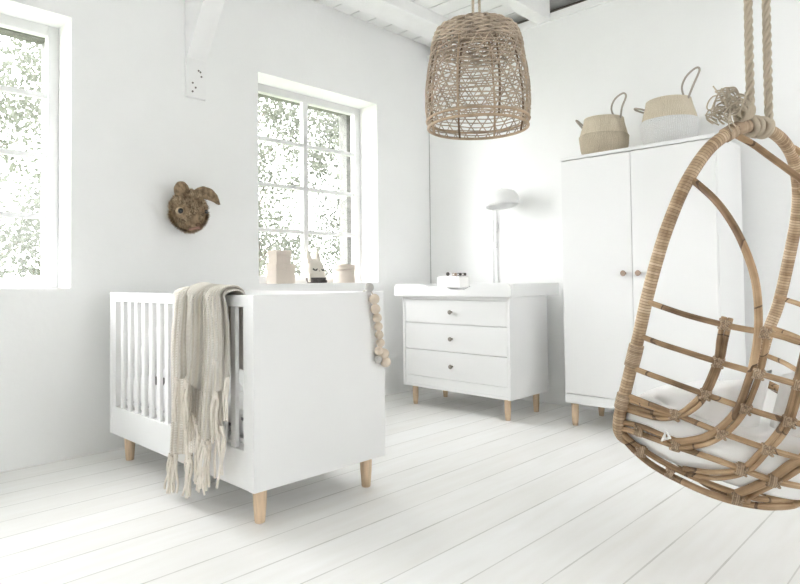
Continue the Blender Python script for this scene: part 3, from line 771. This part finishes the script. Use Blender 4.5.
# ------------------------------------------------------------------ pendant lamp
LX, LY, LZ = 2.163, 1.618, 1.612      # centre of the bottom ring
t = thing('pendant_lamp', (LX, LY, LZ), 'open woven bamboo basket pendant lamp hanging from the ceiling', 'pendant lamp')
LP = [(.000, .213), (.045, .222), (.09, .2265), (.15, .2265), (.21, .222), (.27, .213), (.33, .202), (.37, .194), (.405, .184), (.425, .174), (.436, .158)]
def lr(h):
    for (h0, r0), (h1, r1) in zip(LP, LP[1:]):
        if h <= h1: return r0 + (r1 - r0) * (h - h0) / (h1 - h0)
    return LP[-1][1]
HT = LP[-1][0]
bm = new(); rnd = random.Random(3)
for k in range(22):   # weavers
    h = .012 + (HT - .02) * (k + .3) / 22; ph = rnd.uniform(0, 6)
    tube(bm, [(LX + (lr(h) + .0025 * math.sin(18 * a_)) * math.cos(a_), LY + (lr(h) + .0025 * math.sin(18 * a_)) * math.sin(a_), LZ + h + .003 * math.sin(5 * a_ + ph)) for a_ in [2 * PI * i / 72 for i in range(72)]], .0027, 4, closed=True)
for sgn in (1, -1):   # the two slanting sets
    for k in range(26):
        P = []
        for i in range(29):
            h = HT * i / 28; a_ = 2 * PI * (k + .5 * (sgn > 0)) / 26 + sgn * 1.30 * i / 28
            r = lr(h) + .002 * sgn
            P.append((LX + r * math.cos(a_), LY + r * math.sin(a_), LZ + h))
        tube(bm, P, .0026, 4)
obj('woven_shade', bm, M['lattice'], t)
bm = new()           # dense plaited crown
for k in range(9):
    h = .352 + .0098 * k
    r = lr(min(h, HT)) + .003
    tube(bm, [(LX + r * math.cos(a_), LY + r * math.sin(a_), LZ + h + .004 * math.sin(16 * a_ + k * PI)) for a_ in [2 * PI * i / 96 for i in range(96)]], .0042, 5, closed=True)
for k in range(8):
    r = .152 - k * .0185
    tube(bm, [(LX + r * math.cos(a_), LY + r * math.sin(a_), LZ + HT + .002 + .003 * math.sin(12 * a_ + k * PI)) for a_ in [2 * PI * i / 48 for i in range(48)]], .006, 5, closed=True)
for k in range(16):
    a_ = 2 * PI * k / 16
    tube(bm, [(LX + .158 * math.cos(a_), LY + .158 * math.sin(a_), LZ + HT), (LX, LY, LZ + HT + .006)], .005, 5)
obj('crown', bm, M['lattice'], t)
for h, rr in ((.0, .0065), (.030, .0055)):
    bm = new(); r = lr(h) + .004
    tube(bm, [(LX + r * math.cos(a_), LY + r * math.sin(a_), LZ + h) for a_ in [2 * PI * i / 72 for i in range(72)]], rr, 8, closed=True); obj('rim_ring', bm, M['ring'], t)
for k in range(8):
    a_ = 2 * PI * (k + .35) / 8; bm = new()
    tube(bm, [(LX + (lr(h) - .004) * math.cos(a_), LY + (lr(h) - .004) * math.sin(a_), LZ + h) for h in [HT * i / 16 for i in range(17)]], .0048, 6); obj('stake', bm, M['lattice_dark'] if k % 2 else M['ring'], t)
bm = new()
tube(bm, catmull([(LX, LY, LZ + HT), (LX - .008, LY + .008, LZ + HT + .03), (LX - .010, LY + .010, LZ + HT + .08), (LX - .007, LY + .007, CEIL - .3), (LX, LY, CEIL)], 8), .006, 8)
tube(bm, catmull([(LX, LY, LZ + HT), (LX + .008, LY - .008, LZ + HT + .03), (LX + .010, LY - .010, LZ + HT + .08), (LX + .007, LY - .007, CEIL - .3), (LX, LY, CEIL)], 8), .006, 8)
obj('rope_loop', bm, M['jute'], t)
# ------------------------------------------------------------------ hanging rattan chair
P0 = Vector((2.1716, .5466, 1.4277)); ca = Vector((.93484, -.35508, 0)); cb = Vector((.0919, .24195, -.96593)); cw = Vector((-.34298, -.90298, -.25882))
def cl_(s, w, t_): return P0 + ca * s + cw * w + cb * t_
t = thing('hanging_chair', tuple(P0), 'rattan hanging egg chair on twisted jute ropes', 'hanging chair')
LOOP = [(0, 0), (-.073, .022), (-.150, .069), (-.200, .125), (-.243, .204), (-.274, .298), (-.297, .41), (-.312, .554), (-.319, .72), (-.329, .857), (-.334, .975), (-.312, 1.035),
        (-.235, 1.075), (-.12, 1.105), (0, 1.115), (.12, 1.103), (.215, 1.06), (.285, .97), (.312, .835), (.322, .70), (.342, .595), (.339, .413), (.328, .277), (.295, .174), (.236, .087), (.160, .033), (.064, .003)]
P = catmull([cl_(s, 0, q) for s, q in LOOP], 8, closed=True)
bm = new(); tube(bm, P, .0195, 14, closed=True); obj('main_hoop', bm, M['wrap'], t, label='thick hoop wound with split cane')

def mirrored(pts, mid): return [tuple(p) for p in pts] + mid + [(-s, w, q) for s, w, q in reversed(pts)]
RIB = {
'h1': [(-.316, 0, .574), (-.311, .084, .574), (-.29, .148, .577), (-.252, .227, .578), (-.224, .278, .576), (-.198, .319, .573), (-.17, .356, .575), (-.146, .387, .58), (-.08, .45, .585)],
'h2': [(-.318, 0, .688), (-.312, .08, .686), (-.293, .14, .686), (-.251, .229, .689), (-.195, .322, .692), (-.13, .404, .698), (-.07, .458, .70)],
'h3': [(-.326, 0, .795), (-.316, .07, .792), (-.298, .124, .792), (-.259, .216, .795), (-.2, .314, .802), (-.139, .394, .807), (-.07, .455, .81)],
'h4': [(-.33, 0, .889), (-.311, .087, .885), (-.282, .163, .886), (-.225, .274, .895), (-.159, .371, .902), (-.101, .435, .906), (-.05, .465, .907)],
'h5': [(-.333, 0, 1.005), (-.31, .075, .994), (-.273, .175, .987), (-.228, .263, .983), (-.184, .33, .986), (-.134, .391, .994), (-.07, .435, .998)],
'h6': [(-.318, 0, 1.033), (-.285, .05, 1.075), (-.246, .11, 1.105), (-.205, .22, 1.112), (-.158, .30, 1.112), (-.10, .36, 1.105), (-.05, .385, 1.10)],
'h6b': [(-.326, 0, 1.02), (-.290, .07, 1.05), (-.245, .15, 1.072), (-.19, .24, 1.084), (-.13, .32, 1.088), (-.08, .365, 1.085), (-.04, .38, 1.083)]}
MID = {'h1': (0, .49, .588), 'h2': (0, .495, .702), 'h3': (0, .495, .812), 'h4': (0, .488, .908), 'h5': (0, .455, 1.0), 'h6': (0, .395, 1.098), 'h6b': (0, .39, 1.08)}
def pole(pts, r, name='rib', m='cane', n=9): 
    bm = new(); tube(bm, catmull([cl_(*p) for p in pts], 7), r, n); return obj(name, bm, M[m], t)
for k in ('h1', 'h2', 'h3', 'h4', 'h5', 'h6', 'h6b'): pole(mirrored(RIB[k], [MID[k]]), {'h6': .0105, 'h6b': .0095, 'h5': .0092}.get(k, .0088), 'cross_rail')
pole([(-.33, 0, .985), (-.313, .076, .968), (-.28, .165, .968), (-.25, .215, .967)], .009, 'cross_rail')
pole([(.33, 0, .985), (.313, .076, .968), (.28, .165, .968), (.25, .215, .967)], .009, 'cross_rail')
V = [
 ([(-.253, .229, .555), (-.253, .229, .62), (-.251, .232, .689), (-.259, .218, .789), (-.269, .196, .84), (-.282, .166, .882), (-.305, .105, .891), (-.33, 0, .904)], .0078),
 ([(-.244, .242, .555), (-.245, .242, .62), (-.244, .242, .689), (-.252, .228, .791), (-.264, .203, .853), (-.282, .166, .893), (-.303, .109, .922), (-.332, 0, .938)], .0078),
 ([(-.282, .166, .890), (-.305, .107, .907), (-.331, 0, .921)], .0078),
 ([(-.196, .325, .555), (-.193, .329, .668), (-.197, .325, .744), (-.204, .316, .816), (-.216, .295, .878), (-.235, .262, .931), (-.257, .218, .968), (-.276, .178, .982)], .0085),
 ([(-.14, .398, .560), (-.14, .398, .661), (-.14, .399, .723), (-.142, .396, .802), (-.152, .386, .854), (-.166, .367, .912), (-.184, .335, .984), (-.21, .27, 1.03), (-.235, .19, 1.06)], .0082),
 ([(-.131, .408, .560), (-.131, .408, .658), (-.131, .408, .725), (-.133, .406, .804), (-.143, .396, .86), (-.157, .377, .914), (-.174, .346, .989), (-.20, .28, 1.045), (-.22, .20, 1.075)], .0078),
 ([(-.07, .458, .57), (-.07, .46, .70), (-.075, .456, .81), (-.09, .445, .889), (-.11, .42, .935), (-.125, .39, .99), (-.135, .345, 1.05), (-.14, .30, 1.10)], .013),
 ([(-.058, .464, .57), (-.058, .466, .70), (-.062, .464, .81), (-.078, .452, .907), (-.097, .43, .952), (-.108, .40, 1.0), (-.115, .355, 1.06), (-.118, .33, 1.098)], .0085)]
for pts, r in V:
    pole(pts, r, 'upright_rib'); pole([(-s, w, q) for s, w, q in pts], r, 'upright_rib')
pole([(0, .495, .575), (0, .5, .70), (0, .5, .81), (0, .49, .91), (0, .455, 1.0), (0, .395, 1.09), (0, .2, 1.125), (0, 0, 1.12)], .010, 'upright_rib')
for s in (-.12, .12): pole([(s * 1.15, .35, 1.09), (s * 1.1, .2, 1.125), (s, 0, 1.105)], .008, 'upright_rib')
# slim side arms from the hoop down to the seat shell, and the brace under the crown
for sg in (1, -1):
    first = ((-.228, 0, .180), (-.225, .10, .235), (-.221, .18, .305)) if sg > 0 else ((-.297, 0, .180), (-.275, .10, .235), (-.245, .18, .305))
    pole([(sg * q[0], *q[1:]) for q in (*first, (-.226, .25, .388), (-.227, .29, .464), (-.212, .308, .568), (-.206, .312, .664), (-.207, .309, .735), (-.212, .301, .809), (-.225, .279, .872), (-.244, .247, .921), (-.265, .203, .956), (-.280, .17, .972))], .0108, 'side_arm')
pole([(-.07, 0, .035), (-.04, .045, .06), (-.007, .08, .089), (.052, .15, .146), (.11, .18, .19), (.22, .12, .20), (.30, .03, .21), (.308, 0, .212)], .0105, 'brace')
pole([(.215, 0, .05), (.219, .03, .066), (.21, .10, .12), (.16, .16, .17), (.11, .18, .19)], .0085, 'brace')
# bindings where poles cross
def binding(c, ax, r, ln=.022):
    bm = new(); ax = ax.normalized()
    tube(bm, [c - ax * ln * .5, c - ax * ln * .45, c, c + ax * ln * .45, c + ax * ln * .5], [r * .9, r, r * 1.03, r, r * .9], 10); obj('binding', bm, M['binding'], t)
BN = [((-.250, .233, .576), 0), ((-.202, .318, .573), 0), ((-.247, .236, .690), 0), ((-.198, .324, .692), 0), ((-.135, .403, .697), 0), ((-.255, .224, .795), 0), ((-.203, .315, .802), 0), ((-.138, .40, .807), 0),
      ((-.284, .162, .889), 0), ((-.226, .278, .896), 0), ((-.160, .375, .903), 0), ((-.275, .178, .982), 0), ((-.186, .333, .986), 0), ((-.312, .07, .985), 0), ((-.128, .395, .995), 0), ((-.145, .315, 1.10), 0), ((-.235, .15, 1.095), 0), ((-.285, .07, 1.06), 0), ((-.065, .462, .81), 0), ((-.085, .45, .905), 0)]
for p, _ in BN:
    c = cl_(*p); th = math.atan2(p[1] * .5, -p[0]); ax = ca * .6 + cw * .8 * (1 if p[0] < 0 else -1)
    binding(c, ax, .0165 if p[2] < .95 else .020, .020)
    tp = new(); d1, d2 = (ax.normalized() * .013 + cb * .013), (ax.normalized() * .013 - cb * .013); off = (ca * p[0] + cw * p[1]).normalized() * .014
    tube(tp, catmull([c - d1, c - d1 * .8 + off, c + off * 1.15, c + d1 * .8 + off, c + d1], 3), .0042, 6); tube(tp, catmull([c - d2, c - d2 * .8 + off, c + off * 1.15, c + d2 * .8 + off, c + d2], 3), .0042, 6)
    obj('cross_tie', tp, M['binding'], t)
# windings on the hoop
for i0, ln in ((.012, 8), (.30, 5), (.345, 4), (.985, 6), (.04, 5), (.96, 5)):
    n = len(P); k = int(i0 * n); bm = new()
    seg = [P[(k + j) % n] for j in range(ln)]
    tube(bm, seg, .0235, 14); obj('winding', bm, M['binding'], t)
# ropes: three strands twisted together, tied round the crown of the hoop
def rope(A, B, r, name):
    bm = new(); A, B = Vector(A), Vector(B); d = (B - A); Lr = d.length; ax = d.normalized(); e1 = ax.orthogonal().normalized(); e2 = ax.cross(e1)
    n = int(Lr / .009)
    for s in range(3):
        tube(bm, [A + d * (i / n) + (e1 * math.cos(i * .009 / .085 * 2 * PI + s * 2.094) + e2 * math.sin(i * .009 / .085 * 2 * PI + s * 2.094)) * r * .60 for i in range(n + 1)], r * .50, 7)
    return obj(name, bm, M['jute'], t)
RA = cl_(.004, -.012, -.02); RB = cl_(.062, .012, -.010)
rope(RA + Vector((0, 0, .03)), RA + Vector((-.004, .0, 1.0)) * 1 if False else Vector((RA.x + .012, RA.y - .002, CEIL)), .0125, 'rope')
rope(RB, Vector((RB.x + .012, RB.y - .002, CEIL)), .0125, 'rope')
bm = new(); 
lathe(bm, [(.02, 0), (.05, .004), (.05, .02), (.02, .024)], 0, 0, 24, M4=Matrix.Translation((RA.x + .035, RA.y - .006, CEIL - .025))); obj('ceiling_plate', bm, M['knobgrey'], t)
bm = new()
hoop_ax = ca
for k in range(4):   # turns round the hoop
    c = cl_(-.012 + k * .0235, 0, .004); 
    tube(bm, [c + (cw * math.cos(a_) + cb * math.sin(a_)) * .027 + ca * (.012 - .008 * (k % 2)) * math.sin(a_ + k) for a_ in [2 * PI * i / 20 for i in range(20)]], .0095, 8, closed=True)
for k in range(4):   # the whipping that ties rope and loose end
    c = cl_(-.030 - k * .011, .0, -.038 + .004 * k)
    tube(bm, [c + (cw * math.cos(a_) * .017 + cb * math.sin(a_) * .021) for a_ in [2 * PI * i / 20 for i in range(20)]], .0075, 8, closed=True)
obj('knot', bm, M['jute'], t)
bm = new(); rr = random.Random(11)
for k in range(42):   # frayed loose end
    a0 = rr.uniform(0, 6.28); rad = rr.uniform(.0, .030)
    b0 = Vector((-.072, math.cos(a0) * rad, -.050 + math.sin(a0) * rad))
    ln = rr.uniform(.05, .105); cu = rr.uniform(-.035, .045); sw = rr.uniform(-.03, .03)
    pts = [b0 + Vector((0, 0, 0)), b0 + Vector((-ln * .4, math.cos(a0) * .012, -.012 + math.sin(a0) * .014)), b0 + Vector((-ln * .85, math.cos(a0) * .02 + sw, .0 + math.sin(a0) * .02)), b0 + Vector((-ln * (.85 if rr.random() < .6 else 1.1), sw * 1.4, cu + .01)), b0 + Vector((-ln * .6, sw * 1.2, cu * 1.4 + .014))]
    if k < 3: pts = pts[:2] + [b0 + Vector((-.08, 0, -.03 - .004 * k)), b0 + Vector((-.115 + .01 * k, .0, -.052 - .003 * k))]
    tube(bm, catmull([cl_(*p) for p in pts], 5), .0022, 5)
obj('frayed_end', bm, M['jute'], t)

# cushions in the chair
SA, SD, SP, TB, BT, SQ = .33, .50, 1.45, .93, .22, 2.6
def shell(th, q, k=1.0):
    kk = (1 - min(1, max(0, (q - TB) / BT)) ** SQ) ** (1 / SQ)
    c, s = math.cos(th), math.sin(th)
    return (-SA * k * kk * math.copysign(abs(c) ** (2 / SP), c), SD * k * kk * max(s, 0) ** (2 / SP), q)
t = thing('seat_cushion', tuple(cl_(0, .2, 1.0)), 'thick white seat cushion lying in the rattan hanging chair', 'cushion')
bm = new()
def seat(u, v):
    a = u * 2 * PI; ph = (v - .5) * PI
    q = .978 - .112 * math.sin(ph)
    kk = max(math.cos(ph), 0) ** .3
    c, d = math.cos(a), math.sin(a)
    if d >= 0: s_, w_, _ = shell(a, min(q, 1.03), .965)
    else: s_, w_ = -.305 * math.copysign(abs(c) ** 1.2, c), -.06 * abs(d)
    s_, w_ = s_ * kk, .16 + (w_ - .16) * kk
    n = noise.noise(Vector((s_ * 7, w_ * 7, v * 2))) * .012 * (1 if v > .5 else .3)
    return cl_(s_, w_, q + n)
grid(bm, 48, 24, seat, closed_u=True); bmesh.ops.remove_doubles(bm, verts=bm.verts[:], dist=.001)
obj('cushion_cover', bm, M['cushion'], t)
bm = new(); c0 = cl_(-.293, .15, .948)
for k in range(3): tube(bm, catmull([c0, c0 + cl_(-.012 - .006 * k, .012, -.006 + .012 * k) - P0, c0 + cl_(-.016, .03 - .012 * k, .004 + .010 * k) - P0, c0 + cl_(-.004, .018, .008) - P0, c0], 5), .0035, 6)
obj('tie', bm, M['cardwhite'], t)

def back_pillow(label, th0, th1, topf, q1, k_in=.92, th=.075):
    t = thing('back_pillow', tuple(cl_(*shell((th0 + th1) / 2, q1, .7))), label, 'pillow', 'pillows in the hanging chair')
    bm = new()
    for sd in (1, -1):
        def fn(u, v, sd=sd):
            x, y = u * 2 - 1, v * 2 - 1
            an = th0 + (th1 - th0) * u; q0 = topf(u); q = q0 + (q1 - q0) * v
            pf = max((1 - abs(x) ** 3) * (1 - abs(y) ** 3), 0) ** .5
            off = th * pf * (.5 if sd > 0 else -.5) + .01 * noise.noise(Vector((u * 5, v * 4, sd * 2 + th0))) * pf
            k = k_in - .16 + off * 2.0
            return cl_(*shell(an, min(q, .96), k)[:2], q)
        grid(bm, 24, 16, fn)
    bmesh.ops.remove_doubles(bm, verts=bm.verts[:], dist=.001)
    obj('pillow_cover', bm, M['cushion'], t)
back_pillow('white scatter pillow leaning against the left side of the hanging chair', .10, 1.02, lambda u: .885 - .19 * u ** .8 + .03 * math.sin(u * PI), .965)
back_pillow('white scatter pillow leaning against the back of the hanging chair', 1.10, 2.25, lambda u: .705 - .06 * math.sin(u * PI), .965)

# ------------------------------------------------------------------ outside
bm = new(); box(bm, -14, 22, YW + .45, 24, -.25, -.12); g = struct('ground', bm, M['soil'])
def tree(label, x, y, h, crown, n, lm, seed, lsz=.075, nc=60):
    t = thing('garden_tree', (x, y, -.12), label, 'tree', 'trees outside the windows')
    rr = random.Random(seed)
    bm = new(); tube(bm, [(x, y, -.12), (x + .05, y + .03, h * .3), (x - .03, y, h * .6), (x + .05, y, h * .92)], [.05, .04, .03, .012], 10)
    for k in range(14):
        z = h * rr.uniform(.12, .8); a = rr.uniform(0, 6.28); L_ = crown[0] * rr.uniform(.4, .8)
        tube(bm, catmull([(x, y, z), (x + L_ * .5 * math.cos(a), y + L_ * .5 * math.sin(a), z + .25), (x + L_ * math.cos(a), y + L_ * math.sin(a), z + .4)], 3), [.014] * 3 + [.010] * 2 + [.005] * 2, 6)
    obj('trunk', bm, M['bark'], t)
    vs, fs = [], []
    clumps = [(Vector((rr.uniform(-.8, .8) * crown[0], rr.uniform(-.8, .8) * crown[0], rr.uniform(-1, 1) * crown[1])), rr.uniform(.10, .26)) for _ in range(nc)]
    for i in range(n):
        cc, cr = clumps[rr.randrange(len(clumps))]
        p = cc + Vector((rr.gauss(0, cr), rr.gauss(0, cr), rr.gauss(0, cr)))
        p.x = max(-crown[0], min(crown[0], p.x)); p.y = max(-crown[0], min(crown[0], p.y))
        d = Vector((rr.gauss(0, 1), rr.gauss(0, 1), rr.gauss(0, 1) - .5)).normalized(); e = d.orthogonal().normalized(); e = e * math.cos(i) + d.cross(e) * math.sin(i)
        s = lsz * rr.uniform(.6, 1.3); nn = d.cross(e)
        b0 = len(vs)
        for q in (p, p + d * s * .5 + e * s * .32 + nn * s * .08, p + d * s * 1.1, p + d * s * .5 - e * s * .32 + nn * s * .08): vs.append((q.x, q.y, max(q.z + h * .5, -.05) + .12))
        fs.append((b0, b0 + 1, b0 + 2, b0 + 3))
    me = bpy.data.meshes.new('foliage'); me.from_pydata([(a, b_, c - .0) for a, b_, c in vs], [], fs); me.materials.append(lm)
    o = bpy.data.objects.new('foliage', me); C.objects.link(o); o.parent = t
    return t
tree('leafy pale tree seen through the far left window pane', 1.35, 8.0, 4.4, (1.15, 2.2), 17000, M['leaf'], 1, .066, 110)
tree('darker tree at the right edge of the far left window', 3.25, 9.9, 5.4, (.70, 2.6), 15000, M['leaf2'], 2, .055, 80)
tree('loose pale tree behind the left half of the window over the crib', 5.25, 8.2, 4.6, (1.0, 2.3), 15000, M['leaf'], 3, .066, 80)
tree('dense dark tree behind the right half of the window over the crib', 9.0, 9.6, 5.6, (1.65, 2.7), 34000, M['leaf2'], 4, .07, 190)
tree('bushy tree in front of the dark one outside the crib window', 6.95, 7.5, 4.2, (.62, 2.1), 8000, M['leaf'], 5, .055, 60)

# ------------------------------------------------------------------ light and camera
w = bpy.data.worlds.new('overcast'); sc.world = w; w.use_nodes = True
N, L = w.node_tree.nodes, w.node_tree.links
bg = N['Background']; bg.inputs['Color'].default_value = (.97, .985, 1, 1); tc = N.new('ShaderNodeTexCoord'); dp = N.new('ShaderNodeVectorMath'); dp.operation = 'DOT_PRODUCT'
dp.inputs[1].default_value = Vector((-.45, .8, .35)).normalized(); L.new(tc.outputs['Generated'], dp.inputs[0])
mr = N.new('ShaderNodeMapRange'); mr.interpolation_type = 'SMOOTHSTEP'
mr.inputs['From Min'].default_value = -.3; mr.inputs['From Max'].default_value = 1; mr.inputs['To Min'].default_value = 2.9; mr.inputs['To Max'].default_value = 10.5
L.new(dp.outputs['Value'], mr.inputs['Value']); L.new(mr.outputs[0], bg.inputs['Strength'])

def sun(name, d, st, ang):
    l = bpy.data.lights.new(name, 'SUN'); l.energy = st; l.angle = math.radians(ang); l.color = (1, .99, .98)
    o = bpy.data.objects.new(name, l); C.objects.link(o); o.rotation_euler = Vector(d).to_track_quat('-Z', 'Y').to_euler()
sun('hazy_sun', (.75, -.95, -.36), 4.5, 80)

cam = bpy.data.cameras.new('camera'); co = bpy.data.objects.new('camera', cam); C.objects.link(co)
cam.sensor_width = 36; cam.lens = 614.22 / 800 * 36; cam.shift_y = (262.783 - 292) / 800; cam.clip_start = .05; cam.clip_end = 200
yaw, pit, rol = math.radians(44.2016), math.radians(1.54399), math.radians(-.6195)
F = Vector((math.cos(yaw) * math.cos(pit), math.sin(yaw) * math.cos(pit), math.sin(pit))); R0 = Vector((math.sin(yaw), -math.cos(yaw), 0)); U0 = R0.cross(F)
R1 = R0 * math.cos(rol) + U0 * math.sin(rol); U1 = -R0 * math.sin(rol) + U0 * math.cos(rol)
co.matrix_world = Matrix(((R1.x, U1.x, -F.x, 0), (R1.y, U1.y, -F.y, 0), (R1.z, U1.z, -F.z, H), (0, 0, 0, 1)))
sc.camera = co

vs = sc.view_settings
sc.display_settings.display_device = 'sRGB'
vs.view_transform = 'Standard'; vs.look = 'None'; vs.gamma = 1; vs.use_curve_mapping = False
vs.exposure = .82
sc.cycles.max_bounces = 14; sc.cycles.diffuse_bounces = 8; sc.cycles.transparent_max_bounces = 16
sc.cycles.use_denoising = True
